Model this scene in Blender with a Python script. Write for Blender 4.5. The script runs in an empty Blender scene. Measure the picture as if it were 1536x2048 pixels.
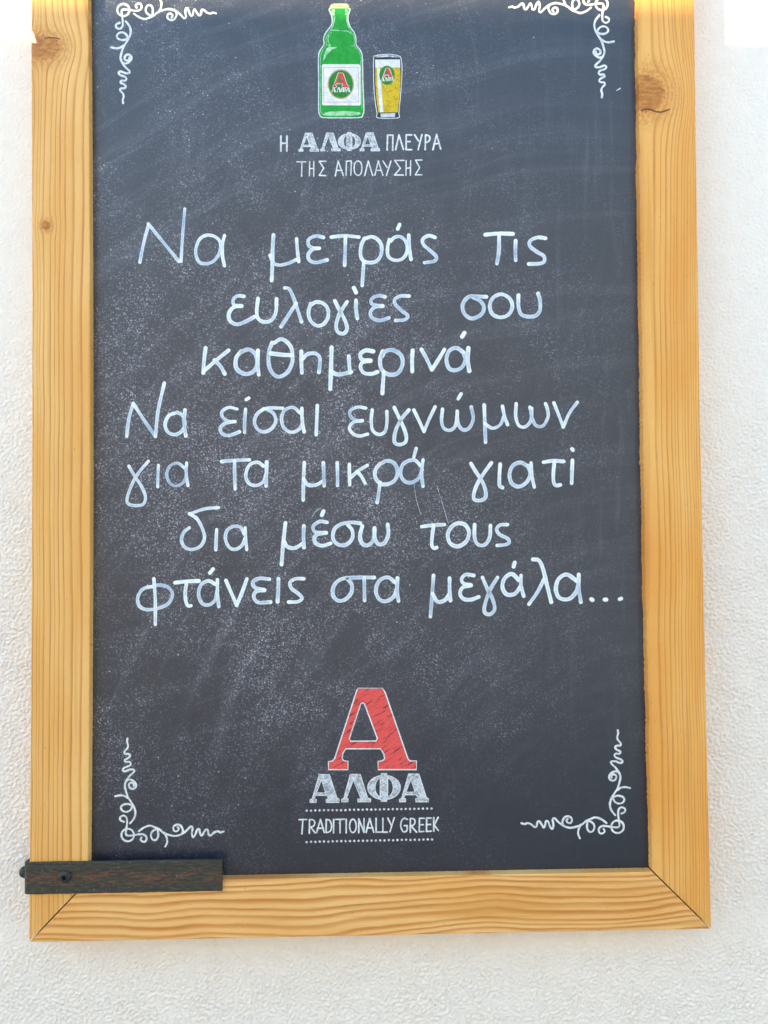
import bpy, bmesh, math, random
import numpy as np
from mathutils import Vector, Matrix
from mathutils.geometry import tessellate_polygon

random.seed(7)
rng = np.random.default_rng(11)
scene = bpy.context.scene
COL = scene.collection
MM = 0.001

# ------------------------------------------------------------------ camera
F_PX, W_PX, H_PX = 1538.0, 1536.0, 2048.0
CENTRE = Vector((0.0, 0.0, 1.35))          # point of the frame's front plane in the middle of the photo
UNIT = 0.0005                              # metres to one photo pixel on the frame's front plane
up_c = Vector((-598.0, 69580.0, -1538.0)).normalized()      # the board's vertical, seen by the camera
rt_c = Vector((72750.0, 591.0, -1538.0)).normalized()       # the board's horizontal
rt_c = (rt_c - up_c * rt_c.dot(up_c)).normalized()
in_c = up_c.cross(rt_c)                                     # into the wall
R = Matrix((rt_c, in_c, up_c))                              # camera axes -> world axes
cam_d = bpy.data.cameras.new("camera")
cam = bpy.data.objects.new("camera", cam_d)
COL.objects.link(cam)
cam_d.sensor_fit = 'VERTICAL'
cam_d.sensor_height = 24.0
cam_d.lens = 24.0 * F_PX / H_PX
cam_d.clip_start = 0.02
cam_d.clip_end = 500
view = R @ Vector((0, 0, -1))
CAM = CENTRE - view * (F_PX * UNIT / view.y)
cam.matrix_world = Matrix.Translation(CAM) @ R.to_4x4()
scene.camera = cam

# ------------------------------------------------------------------ light
SUN_T = Vector((1.4, 1.0, -0.24))          # travel of the sunlight
elev = math.atan2(0.24, math.hypot(1.4, 1.0))
world = bpy.data.worlds.new("World")
scene.world = world
world.use_nodes = True
wn = world.node_tree.nodes
bg = wn['Background']
sky = wn.new('ShaderNodeTexSky')
sky.sky_type = 'NISHITA'
sky.sun_disc = False
sky.sun_elevation = elev
sky.sun_rotation = math.atan2(-1.4, -1.0)
sky.dust_density = 0.05
world.node_tree.links.new(sky.outputs[0], bg.inputs[0])
bg.inputs[1].default_value = 0.15
sun_d = bpy.data.lights.new("sun", 'SUN')
sun_d.energy = 3.4
sun_d.angle = math.radians(0.6)
sun_d.color = (1.0, 0.76, 0.38)
sun = bpy.data.objects.new("sun", sun_d)
COL.objects.link(sun)
sun.rotation_euler = SUN_T.to_track_quat('-Z', 'Y').to_euler()
sun.location = (-6, -5, 4)
scene.view_settings.view_transform = 'Standard'
scene.view_settings.look = 'None'
scene.view_settings.gamma = 1
scene.view_settings.exposure = 2.78

# ------------------------------------------------------------------ helpers
def at(px, py, y=0.0):
    """photo pixel -> the point of the plane at depth y (board, frame front or wall) it shows"""
    d = R @ Vector((px - W_PX / 2, -(py - H_PX / 2), -F_PX))
    return CAM + d * ((y - CAM.y) / d.y)

def srgb(r, g, b):
    f = lambda c: (c / 255) / 12.92 if c / 255 <= 0.04045 else ((c / 255 + 0.055) / 1.055) ** 2.4
    return (f(r), f(g), f(b), 1.0)

def tag(o, label=None, cat=None, kind=None):
    if label: o['label'] = label
    if cat: o['category'] = cat
    if kind: o['kind'] = kind
    return o

BASE = Vector((0, 0, 0))

def mesh_obj(name, verts, faces, mat, parent=None, smooth=False, ink=None):
    me = bpy.data.meshes.new(name)
    off = BASE if parent is not None else Vector((0, 0, 0))
    me.from_pydata([tuple(Vector(v) - off) for v in verts], [], faces)
    me.validate()
    if mat: me.materials.append(mat)
    if smooth:
        for p in me.polygons: p.use_smooth = True
    if ink is not None:
        a = me.attributes.new('ink', 'FLOAT', 'POINT')
        a.data.foreach_set('value', np.array(ink, dtype=np.float32))
    o = bpy.data.objects.new(name, me)
    COL.objects.link(o)
    if parent is not None: o.parent = parent
    return o

# node expressions ---------------------------------------------------------
class E:
    """a value in a node tree; arithmetic on it adds Math nodes"""
    def __init__(s, nt, sock): s.nt, s.s = nt, sock
    def _m(s, op, *a, clamp=False):
        n = s.nt.nodes.new('ShaderNodeMath'); n.operation = op; n.use_clamp = clamp
        for i, v in enumerate((s,) + a):
            if isinstance(v, E): s.nt.links.new(v.s, n.inputs[i])
            else: n.inputs[i].default_value = v
        return E(s.nt, n.outputs[0])
    def __add__(s, o): return s._m('ADD', o)
    __radd__ = __add__
    def __mul__(s, o): return s._m('MULTIPLY', o)
    __rmul__ = __mul__
    def __sub__(s, o): return s._m('SUBTRACT', o)
    def __rsub__(s, o): return (s * -1) + o
    def __truediv__(s, o): return s._m('DIVIDE', o)
    def __pow__(s, o): return s._m('POWER', o)
    def frac(s): return s._m('FRACT')
    def abs(s): return s._m('ABSOLUTE')
    def exp(s): return s._m('EXPONENT')
    def sin(s): return s._m('SINE')
    def clamp(s): return s._m('ADD', 0.0, clamp=True)
    def step(s, lo, hi):
        n = s.nt.nodes.new('ShaderNodeMapRange'); n.interpolation_type = 'SMOOTHSTEP'
        s.nt.links.new(s.s, n.inputs[0])
        n.inputs[1].default_value = lo; n.inputs[2].default_value = hi
        return E(s.nt, n.outputs[0])

class Mat:
    def __init__(s, name):
        s.m = bpy.data.materials.new(name); s.m.use_nodes = True
        s.nt = s.m.node_tree; s.n = s.nt.nodes
        s.bsdf = s.n['Principled BSDF']
        t = s.n.new('ShaderNodeTexCoord')
        s.co = t.outputs['Object']
        x = s.n.new('ShaderNodeSeparateXYZ'); s.nt.links.new(s.co, x.inputs[0])
        s.x, s.y, s.z = (E(s.nt, x.outputs[i]) for i in range(3))
    def vec(s, x, y, z):
        c = s.n.new('ShaderNodeCombineXYZ')
        for i, v in enumerate((x, y, z)):
            if isinstance(v, E): s.nt.links.new(v.s, c.inputs[i])
            else: c.inputs[i].default_value = v
        return c.outputs[0]
    def noise(s, scale, vec=None, detail=2.0, rough=0.5, dist=0.0):
        n = s.n.new('ShaderNodeTexNoise')
        s.nt.links.new(vec or s.co, n.inputs['Vector'])
        n.inputs['Scale'].default_value = scale; n.inputs['Detail'].default_value = detail
        n.inputs['Roughness'].default_value = rough; n.inputs['Distortion'].default_value = dist
        return E(s.nt, n.outputs[0])
    def voronoi(s, scale, vec=None, feature='F1', rand=1.0):
        n = s.n.new('ShaderNodeTexVoronoi'); n.feature = feature
        s.nt.links.new(vec or s.co, n.inputs['Vector'])
        n.inputs['Scale'].default_value = scale; n.inputs['Randomness'].default_value = rand
        return E(s.nt, n.outputs['Distance']), E(s.nt, n.outputs['Color'])
    def ink(s):
        a = s.n.new('ShaderNodeAttribute'); a.attribute_name = 'ink'
        return E(s.nt, a.outputs['Fac'])
    def mix(s, f, a, b):
        n = s.n.new('ShaderNodeMix'); n.data_type = 'RGBA'
        if isinstance(f, E): s.nt.links.new(f.s, n.inputs[0])
        else: n.inputs[0].default_value = f
        for i, v in ((6, a), (7, b)):
            if isinstance(v, tuple): n.inputs[i].default_value = v
            else: s.nt.links.new(v, n.inputs[i])
        return n.outputs[2]
    def out(s, color=None, rough=0.6, spec=0.5, bump=None, bdist=0.001, bstr=1.0, metal=0.0, sheen=0.0):
        b = s.bsdf
        if isinstance(color, tuple): b.inputs['Base Color'].default_value = color
        elif color is not None: s.nt.links.new(color, b.inputs['Base Color'])
        if isinstance(rough, E): s.nt.links.new(rough.s, b.inputs['Roughness'])
        else: b.inputs['Roughness'].default_value = rough
        b.inputs['Specular IOR Level'].default_value = spec
        if isinstance(metal, E): s.nt.links.new(metal.s, b.inputs['Metallic'])
        else: b.inputs['Metallic'].default_value = metal
        if bump is not None:
            n = s.n.new('ShaderNodeBump')
            n.inputs['Distance'].default_value = bdist; n.inputs['Strength'].default_value = bstr
            s.nt.links.new(bump.s, n.inputs['Height'])
            s.nt.links.new(n.outputs[0], b.inputs['Normal'])
        return s.m

# depths of the planes, front of the frame = 0
Y_BOARD, Y_BACK, Y_WALL = 0.010, 0.032, 0.035

# the frame's true rectangle, read off its outer corners in the photo
c_bl, c_br = at(57, 1885), at(1423, 1858)
XL, XR = c_bl.x, c_br.x
ZB = (c_bl.z + c_br.z) / 2
WOOD = 0.0575                                     # width of the stiles and rails
ZT = at(700, -178).z                              # top of the frame, just above the picture
BASE = Vector(((XL + XR) / 2, Y_BACK, ZB))

# ------------------------------------------------------------------ materials
def wood(name, along, freq_fn, knots, seed, pale, tan, line, contrast, profile, cracks=()):
    """pine: rings run along the piece and bend round its knots.
    knots: (across, along, radius across, stretch, soft) in mm from the frame's base"""
    M = Mat(name)
    a, l = (M.x, M.z) if along == 'z' else (M.z, M.x)
    a, l = a * 1000.0, l * 1000.0
    wob = (M.noise(1.0, M.vec(a * 0.012 + seed, l * 0.0075, seed), 1.0) - 0.5) * (5.0 if along == 'z' else 24.0)
    wob2 = (M.noise(1.0, M.vec(a * 0.10 + seed, l * 0.028, seed + 3), 2.0) - 0.5) * (1.1 if along == 'z' else 2.6)
    psi = a + wob + wob2 - (l * 0.022 if along == 'x' else l * 0.002)
    knotm = None; halo = None
    for (ka, kl, r, st, side) in knots:
        da = a - ka
        dl = (l - kl) / st
        r2 = da * da + dl * dl
        psi = psi - da * (r * r) / (r2 + r * r * 0.12) * 1.05
        edge = (M.noise(0.35, M.vec(a, l, 0.0), 2.0) - 0.5) * 0.7
        kk = 1.0 - ((r2 ** 0.5) / r + edge).step(0.86, 1.02)
        hh = 1.0 - ((r2 ** 0.5) / r + edge).step(0.9, 2.3)
        knotm = kk if knotm is None else knotm._m('MAXIMUM', kk)
        halo = hh if halo is None else halo._m('MAXIMUM', hh)
    u = freq_fn(psi)
    u = u + (M.noise(1.0, M.vec(u * 0.45, seed, 0.0), 1.0) - 0.5) * 1.5
    fr = u.frac()
    if profile == 'fine':      # early wood slowly darkening into a thin late-wood line
        ring = fr.step(0.60, 0.88) * (1.0 - fr.step(0.92, 1.0)) * 0.85 + fr.step(0.1, 0.9) * (1.0 - fr.step(0.92, 1.0)) * 0.15
    else:                      # broad tangential bands
        ring = fr.step(0.25, 0.80) * (1.0 - fr.step(0.82, 1.0))
    per = M.noise(1.0, M.vec(u._m('FLOOR') * 7.31, l * 0.012, seed), 1.0).step(0.25, 0.75)
    ring = ring * (per * 0.40 + 0.60)
    fib = M.noise(1.0, M.vec(a * 3.2, l * 0.10, 0.0) if True else None, 2.0)
    big = M.noise(1.0, M.vec(a * 0.03, l * 0.006, seed + 9), 2.0).step(0.3, 0.7)
    c = M.mix(big, pale, tan)
    c = M.mix(ring * contrast, c, line)
    c = M.mix(((fib - 0.5) * 1.0 + 0.10).clamp() * 0.5, c, line)
    ray = M.noise(1.0, M.vec(a * 1.2, l * 1.6, 5.0), 1.0).step(0.52, 0.72)
    c = M.mix(ray * 0.14, c, srgb(248, 206, 138))
    streak = M.noise(1.0, M.vec(a * 0.16, l * 0.004, seed + 20), 2.0).step(0.55, 0.72)
    c = M.mix(streak * 0.35, c, srgb(206, 140, 66))
    if knotm is not None:
        kc = M.mix(M.noise(1.0, M.vec(a * 0.12, l * 0.3, 2.0), 4.0).step(0.3, 0.7), srgb(204, 138, 68), srgb(166, 96, 40))
        c = M.mix(halo * (0.35 + 0.5 * M.noise(0.5, M.vec(a, l * 0.6, 7.0), 3.0).step(0.4, 0.65)), c, srgb(200, 128, 58))
        c = M.mix(knotm * 0.9, c, kc)
    for (a0, a1, l0, amp, k, w) in cracks:      # drying cracks through the knots
        d = (l - l0 - ((a - a0) * k).sin() * amp).abs()
        m = (1.0 - d.step(w * 0.35, w)) * a.step(a0, a0 + 1.2) * (1.0 - a.step(a1 - 1.5, a1))
        c = M.mix(m * 0.9, c, srgb(84, 46, 24))
    flecks = M.noise(1.0, M.vec(a * 0.8, l * 0.22, seed), 1.0).step(0.76, 0.80)
    c = M.mix(flecks * 0.55, c, srgb(120, 76, 40))
    hgt = (1.0 - ring) * 0.35 + fib * 0.4
    return M.out(c, rough=0.48, spec=0.35, bump=hgt, bdist=0.0004, bstr=0.7)

def rel(px, py): p = at(px, py) - BASE; return p.x * 1000, p.z * 1000
xl_mm, xr_mm = (XL - BASE.x) * 1000, (XR - BASE.x) * 1000

def fl(psi):   # left stile: rings 4 mm apart on the outside, 7 mm inside
    s = (psi - xl_mm)
    return s * 0.30 - s * s * 0.0021
def frt(psi):  # right stile: 7 mm on the inside, 2.5 mm outside
    s = (xr_mm - psi)
    return s * 0.45 - s * s * 0.0034
def fb(psi):
    return psi * 0.150
k1 = rel(88, 92); k2 = rel(92, 451); k3 = rel(1296, 196)
PALE, TAN, LINE = srgb(246, 194, 120), srgb(237, 175, 96), srgb(192, 112, 44)
m_left = wood('pine_left', 'z', fl, [(k1[0] - 1, k1[1] - 1.5, 18.0, 0.72, 0), (k2[0], k2[1], 4.4, 1.1, 0)], 3.1, PALE, TAN, LINE, 0.74, 'fine', [(k1[0], k1[0] + 17, k1[1] + 7.6, 0.9, 0.22, 1.0)])
m_right = wood('pine_right', 'z', frt, [(k3[0] - 2, k3[1] + 5, 20.0, 1.0, 0)], 8.4, srgb(246, 187, 106), srgb(238, 166, 80), srgb(190, 106, 34), 0.66, 'fine', [(k3[0] - 8, k3[0] + 23, k3[1] - 13, 1.5, 0.24, 1.3)])
m_bottom = wood('pine_bottom', 'x', fb, [], 5.7, srgb(248, 196, 126), srgb(240, 178, 102), srgb(196, 112, 42), 0.82, 'broad')
m_endgrain = Mat('pine_side').out(srgb(196, 156, 108), rough=0.7, spec=0.2)

# chalkboard paint under chalk dust
M = Mat('blackboard_paint')
grain = M.noise(1050, None, 2.0, 0.7)
grain2 = M.noise(560, None, 1.0, 0.5)
xx, zz = M.x * 1000, M.z * 1000
cloud = M.noise(1.0, M.vec(xx * 0.010 + zz * 0.003, zz * 0.007, 0.0), 4.0, 0.55, 0.6)
cloud2 = M.noise(9.0, None, 5.0, 0.66, 1.6)
# arcs left by the wiping hand, swung round an elbow low on the right
ex, ez = xx - 270.0, zz - 60.0
rad = (ex * ex + ez * ez) ** 0.5
ang = ez._m('ARCTAN2', ex)
warp = (M.noise(4.0, None, 2.0) - 0.5) * 60.0
wipe = M.noise(1.0, M.vec((rad + warp) * 0.045, ang * 1.6, 4.0), 5.0, 0.66, 0.2)
ex2, ez2 = xx + 330.0, zz - 820.0
rad2 = (ex2 * ex2 + ez2 * ez2) ** 0.5
wipe2 = M.noise(1.0, M.vec((rad2 - warp) * 0.06, ez2._m('ARCTAN2', ex2) * 2.2, 9.0), 5.0, 0.66, 0.2)
run = M.noise(1.0, M.vec(xx * 0.10, zz * 0.007, 2.0), 4.0, 0.65, 0.2)
left = 1.0 - xx.step(-60, 290)
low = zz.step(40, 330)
mid = 1.0 - ((zz - 420.0).abs()).step(120, 420)
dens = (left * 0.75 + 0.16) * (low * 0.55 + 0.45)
smear = wipe.step(0.46, 0.74) * 0.6 + wipe2.step(0.50, 0.76) * 0.4
dust = (cloud.step(0.26, 0.70) * 0.35 + cloud2.step(0.36, 0.70) * 0.30 + smear * 0.35) * dens
pale_mix = low * 0.14 + dust * 0.26 + smear * (left * 0.45 + 0.30) * low * 0.75 + run.step(0.50, 0.78) * xx.step(60, 260) * low * 0.30  # wiped chalk and dust, over an even pale tone that fades near the bottom
speck = (grain * 0.55 + grain2 * 0.45).step(0.52, 0.66)
vd, vc = M.voronoi(420)
sep = M.n.new('ShaderNodeSeparateColor'); M.nt.links.new(vc.s, sep.inputs[0])
pick = E(M.nt, sep.outputs[0])
dots = (1.0 - vd.step(0.12, 0.30)) * (pick * 0.8 + dust * 0.50).step(0.86, 1.0)
vd2, vc2 = M.voronoi(150)
sep2 = M.n.new('ShaderNodeSeparateColor'); M.nt.links.new(vc2.s, sep2.inputs[0])
dots2 = (1.0 - vd2.step(0.05, 0.12)) * (E(M.nt, sep2.outputs[0]) * 0.8 + dust * 0.30 + cloud2 * 0.12).step(0.875, 0.90)
paint = M.mix(left, srgb(20, 32, 50), srgb(26, 29, 46))  # left purplish, right bluish: a reflected tint put into the paint colour
c = M.mix((pale_mix * 0.33).clamp(), paint, srgb(150, 154, 176))
patch = M.noise(14.0, None, 3.0, 0.6, 1.0).step(0.38, 0.62) * 0.75 + 0.35
c = M.mix((speck * patch * (dust * (mid * 1.4 + 0.9) + 0.02)).clamp() * 0.68, c, srgb(214, 214, 230))
c = M.mix((dots * 0.8 + dots2 * 0.85).clamp(), c, srgb(232, 232, 240))
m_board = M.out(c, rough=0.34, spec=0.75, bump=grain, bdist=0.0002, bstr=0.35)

def chalk(name, full, thin, amount, scale=700):
    """printed chalk look: the colour worn through to the board in small grains"""
    M = Mat(name)
    g = M.noise(scale, None, 2.0, 0.6) * 0.6 + M.noise(160, None, 2.0) * 0.4
    return M.out(M.mix(g.step(0.42, 0.62) * amount, full, thin), rough=0.7, spec=0.25)

M = Mat('marker_ink')     # white liquid chalk: dense where the pen stopped, thin and bluish between
i = M.ink() + (M.noise(700, None, 2.0) - 0.5) * 0.5 + (M.noise(60, None, 2.0) - 0.5) * 0.7 + 0.06
c = M.mix(i.step(0.05, 1.0), srgb(146, 168, 200), srgb(240, 246, 250))
m_ink = M.out(c, rough=0.6, spec=0.3)
m_white = chalk('printed_white', srgb(236, 238, 240), srgb(170, 174, 186), 0.55)
m_whitefill = chalk('printed_pale_fill', srgb(216, 219, 228), srgb(112, 116, 132), 0.75)
m_red = chalk('printed_red', srgb(232, 84, 82), srgb(138, 58, 66), 0.55)
M = Mat('printed_big_red')
hatch = M.noise(1.0, M.vec(M.x * 55 + M.z * 40, M.z * 330 - M.x * 210, 0.0), 3.0, 0.6)
gr = M.noise(600, None, 2.0)
c = M.mix(gr.step(0.45, 0.65) * 0.3, srgb(236, 92, 88), srgb(196, 78, 80))
c = M.mix(hatch.step(0.52, 0.66) * 0.8, c, srgb(104, 48, 58))
m_bigred = M.out(c, rough=0.7, spec=0.25)
m_green = chalk('printed_green', srgb(44, 164, 66), srgb(34, 140, 58), 0.7)
m_ltgreen = chalk('printed_light_green', srgb(176, 222, 184), srgb(70, 160, 90), 0.8)
m_dkgreen = chalk('printed_round_green', srgb(52, 140, 58), srgb(40, 108, 48), 0.7)
m_paper = chalk('printed_label', srgb(236, 236, 236), srgb(204, 206, 212), 0.7)
m_beer = chalk('printed_yellow', srgb(222, 190, 48), srgb(186, 150, 40), 0.9)
m_tan = chalk('printed_tan', srgb(190, 160, 110), srgb(160, 130, 90), 0.6)
m_dark = chalk('printed_dark', srgb(52, 56, 70), srgb(70, 74, 88), 0.6)
m_pinkline = chalk('printed_pink', srgb(206, 120, 124), srgb(190, 150, 150), 0.5)
m_capc = chalk('printed_cap', srgb(186, 188, 160), srgb(130, 138, 120), 0.7)

M = Mat('iron')
X, Z = M.x * 1000, M.z * 1000
st = M.noise(1.0, M.vec(X * 0.05, M.y * 200, Z * 0.75), 4.0, 0.6)
pt = M.noise(1.0, M.vec(X * 0.12, M.y * 200, Z * 0.5), 5.0, 0.7)
c = M.mix(pt.step(0.40, 0.75), srgb(54, 52, 46), srgb(86, 86, 76))
c = M.mix(st.step(0.5, 0.62) * 0.55, c, srgb(62, 46, 36))
mid = 1.0 - ((Z - (at(250, 1752).z - BASE.z) * 1000).abs()).step(3.0, 9.0)
rust = M.noise(1.0, M.vec(X * 0.05 + 2.1, 0.0, Z * 0.20), 4.0, 0.7, 0.8)
line_ = M.noise(1.0, M.vec(X * 0.02, 0.0, Z * 2.2), 3.0, 0.6)
c = M.mix(line_.step(0.56, 0.66) * 0.5, c, srgb(36, 34, 32))
c = M.mix((rust.step(0.44, 0.60) * mid) * (pt.step(0.40, 0.60) * 0.75 + 0.05), c, srgb(130, 76, 46))
c = M.mix(M.noise(420, None, 2.0).step(0.66, 0.74) * 0.5, c, srgb(140, 142, 130))
m_iron = M.out(c, rough=0.55, spec=0.5, metal=0.15, bump=st * 0.7 + pt * 0.4, bdist=0.0009, bstr=0.8)
M = Mat('bolt_black')
m_bolt = M.out(M.mix(M.noise(500, None, 2.0).step(0.4, 0.7), srgb(34, 36, 38), srgb(60, 64, 68)), rough=0.45, spec=0.5, metal=0.2)

M = Mat('stucco')
xx, zz = M.x * 1000, M.z * 1000
n1 = M.noise(240, None, 3.0, 0.6, 0.5)
n2 = M.noise(60, None, 2.0)
pd, pc = M.voronoi(60)
sp = M.n.new('ShaderNodeSeparateColor'); M.nt.links.new(pc.s, sp.inputs[0])
pits = (1.0 - pd.step(0.035, 0.075)) * E(M.nt, sp.outputs[0]).step(0.90, 0.93)
pd3, pc3 = M.voronoi(380)
sp3 = M.n.new('ShaderNodeSeparateColor'); M.nt.links.new(pc3.s, sp3.inputs[0])
sand = (1.0 - pd3.step(0.15, 0.35)) * E(M.nt, sp3.outputs[0]).step(0.86, 0.90)
c = M.mix(n2.step(0.3, 0.7), srgb(249, 240, 234), srgb(247, 237, 230))
c = M.mix(sand * 0.28, c, srgb(176, 168, 156))
c = M.mix(pits * 0.75, c, srgb(92, 84, 76))
m_wall = M.out(c, rough=0.9, spec=0.15, bump=n1, bdist=0.0007, bstr=0.8)
M = Mat('paving'); m_ground = M.out(M.mix(M.noise(6, None, 4.0), srgb(160, 158, 154), srgb(140, 138, 134)), rough=0.9)
m_post = Mat('steel_post').out(srgb(90, 92, 94), rough=0.4, metal=0.6)
M = Mat('cream_canvas'); m_canvas = M.out(M.mix(M.noise(4, None, 4.0), srgb(232, 228, 220), srgb(214, 210, 204)), rough=0.9)

# ------------------------------------------------------------------ setting
def sheet(name, vs, mat):
    return mesh_obj(name, vs, [tuple(range(len(vs)))], mat)
g = sheet('ground', [(-200, -200, 0), (200, -200, 0), (200, 200, 0), (-200, 200, 0)], m_ground)
tag(g, kind='structure')

def stucco_wall():
    x0, x1, z0, z1, s = -0.46, 0.46, 0.70, 1.98, 0.0010
    nx, nz = int((x1 - x0) / s) + 1, int((z1 - z0) / s) + 1
    gx = np.linspace(x0, x1, nx); gz = np.linspace(z0, z1, nz)
    kx = np.fft.fftfreq(nx, s)[None, :]; kz = np.fft.fftfreq(nz, s)[:, None]
    def field(wl, bw, ang=0.0, an=1.0):
        w = np.fft.fft2(rng.standard_normal((nz, nx)))
        c, sn = math.cos(ang), math.sin(ang)
        u = (kx * c + kz * sn) * an; v = -kx * sn + kz * c
        k = np.sqrt(u * u + v * v)
        f = np.real(np.fft.ifft2(w * np.exp(-((k - 1 / wl) * bw * wl) ** 2)))
        return f / f.std()
    a = field(0.0050, 1.2, 0.6, 1.15); b = field(0.0031, 1.2, 0.5, 1.05); c = field(0.06, 1.5); d = field(0.022, 1.6, 0.8, 1.8)
    XX, ZZ = np.meshgrid(gx, gz)
    ss = lambda t: np.clip(t, 0, 1) ** 2 * (3 - 2 * np.clip(t, 0, 1))
    rough = 0.25 + 0.75 * ss((1.66 - ZZ) / 0.45)                 # trowelled smoother towards the top
    rough *= 0.9 + 0.12 * np.clip(c, -1.5, 1.5)
    belt = np.exp(-((ZZ - (ZB - 0.012)) / 0.018) ** 2)          # smoother belt right under the frame
    rough *= 1 - 0.65 * belt
    h = (np.tanh(a * 0.9) * 0.72 + np.tanh(b * 1.2) * 0.50) * rough * MM + np.tanh(d) * 0.07 * MM
    e = np.minimum.reduce([XX - x0, x1 - XX, ZZ - z0, z1 - ZZ])
    h *= np.clip(e / 0.02, 0, 1)
    hx0, hx1, hz0, hz1 = XL + 0.035, XR - 0.035, ZB + 0.035, z1 - 0.0
    e2 = np.maximum.reduce([hx0 - XX, XX - hx1, hz0 - ZZ])
    h *= np.clip(e2 / 0.006, 0, 1)
    # behind the frame the plaster is out of sight: no fine mesh there
    co = np.stack([XX, np.full_like(XX, Y_WALL) - h, ZZ], -1).reshape(-1, 3)
    idx = np.arange(nx * nz).reshape(nz, nx)
    q = np.stack([idx[:-1, :-1], idx[:-1, 1:], idx[1:, 1:], idx[1:, :-1]], -1)
    i0, i1 = np.searchsorted(gx, hx0) + 2, np.searchsorted(gx, hx1) - 3
    j0 = np.searchsorted(gz, hz0) + 2
    keep = np.ones(q.shape[:2], bool); keep[j0:, i0:i1] = False
    q = q[keep]
    used = np.zeros(nx * nz, bool); used[q.ravel()] = True
    remap = np.cumsum(used) - 1
    co = co[used]; q = remap[q]
    nv = len(co)
    X0, X1, Z0, Z1 = -4.0, 4.0, 0.0, 3.4
    bx0, bx1, bz0 = gx[i0], gx[i1], gz[j0]
    big = [(X0, Z0, X1, z0), (X0, z1, X1, Z1), (X0, z0, x0, z1), (x1, z0, X1, z1), (bx0, bz0, bx1, z1)]
    ev, ef = [], []
    for (a0, b0, a1, b1) in big:
        n = nv + len(ev)
        ev += [(a0, Y_WALL, b0), (a1, Y_WALL, b0), (a1, Y_WALL, b1), (a0, Y_WALL, b1)]
        ef.append((n, n + 1, n + 2, n + 3))
    n = nv + len(ev)                                            # the wall's own thickness
    bk = Y_WALL + 0.3
    ev += [(X0, Y_WALL, Z0), (X1, Y_WALL, Z0), (X1, Y_WALL, Z1), (X0, Y_WALL, Z1),
           (X0, bk, Z0), (X1, bk, Z0), (X1, bk, Z1), (X0, bk, Z1)]
    ef += [(n + 3, n + 2, n + 6, n + 7), (n + 4, n + 7, n + 6, n + 5), (n, n + 3, n + 7, n + 4), (n + 1, n + 5, n + 6, n + 2)]
    co = np.vstack([co, np.array(ev)]); q = np.vstack([q, np.array(ef)])
    me = bpy.data.meshes.new('stucco_wall')
    me.vertices.add(len(co)); me.vertices.foreach_set('co', co.astype(np.float32).ravel())
    me.loops.add(q.size); me.loops.foreach_set('vertex_index', q.astype(np.int32).ravel())
    me.polygons.add(len(q)); me.polygons.foreach_set('loop_start', np.arange(0, q.size, 4, dtype=np.int32))
    me.polygons.foreach_set('use_smooth', np.ones(len(q), bool))
    me.update(calc_edges=True)
    me.materials.append(m_wall)
    o = bpy.data.objects.new('stucco_wall', me); COL.objects.link(o)
    return tag(o, 'white rough stucco wall behind the framed chalkboard', 'wall')
stucco_wall()

# a canvas windbreak added out of view, to the left behind the camera: it shades all but the top of the picture
YB = -2.9
zt = at(768, -16).z + 0.24 * abs(YB)
wb = bpy.data.objects.new('canvas_blocker', None); COL.objects.link(wb); wb.location = (-2.9, YB, 0)
tag(wb, 'cream canvas windbreak stretched between three steel posts, added out of view to shade the chalkboard', 'blocker')
def slab(name, x0, x1, y0, y1, z0, z1, mat, parent):
    bm = bmesh.new(); bmesh.ops.create_cube(bm, size=1.0)
    for v in bm.verts:
        v.co = Vector(((x0 + x1) / 2 + v.co.x * (x1 - x0), (y0 + y1) / 2 + v.co.y * (y1 - y0), (z0 + z1) / 2 + v.co.z * (z1 - z0))) - parent.location
    bmesh.ops.bevel(bm, geom=list(bm.edges), offset=0.003, segments=2, affect='EDGES')
    me = bpy.data.meshes.new(name); bm.to_mesh(me); bm.free(); me.materials.append(mat)
    o = bpy.data.objects.new(name, me); COL.objects.link(o); o.parent = parent
    return o
slab('canvas', -8.2, -1.35, YB - 0.008, YB + 0.008, 0.03, zt, m_canvas, wb)
for x in (-8.24, -4.9, -1.31): slab('post', x - 0.035, x + 0.035, YB - 0.085, YB - 0.012, 0.0, zt + 0.03, m_post, wb)

# whitewashed wall added out of view behind the camera to block low sky: the daylight comes in over its top
ow = bpy.data.objects.new('sky_block_wall', None); COL.objects.link(ow); ow.location = (2.0, -3.2, 0)
tag(ow, 'tall whitewashed wall added out of view opposite the chalkboard to block low sky', 'wall')
slab('wall_face', -1.7, 7.0, -3.5, -3.2, 0.0, 3.3, m_canvas, ow)
slab('coping', -1.75, 7.05, -3.54, -3.16, 3.302, 3.36, m_canvas, ow)

# ------------------------------------------------------------------ chalkboard
board = bpy.data.objects.new('framed_chalkboard', None)
COL.objects.link(board); board.location = BASE
tag(board, 'chalkboard in a pine frame with white handwritten Greek lines, hung on white stucco', 'chalkboard')

def bow(t, amount): return amount * 4 * t * (1 - t)

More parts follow.
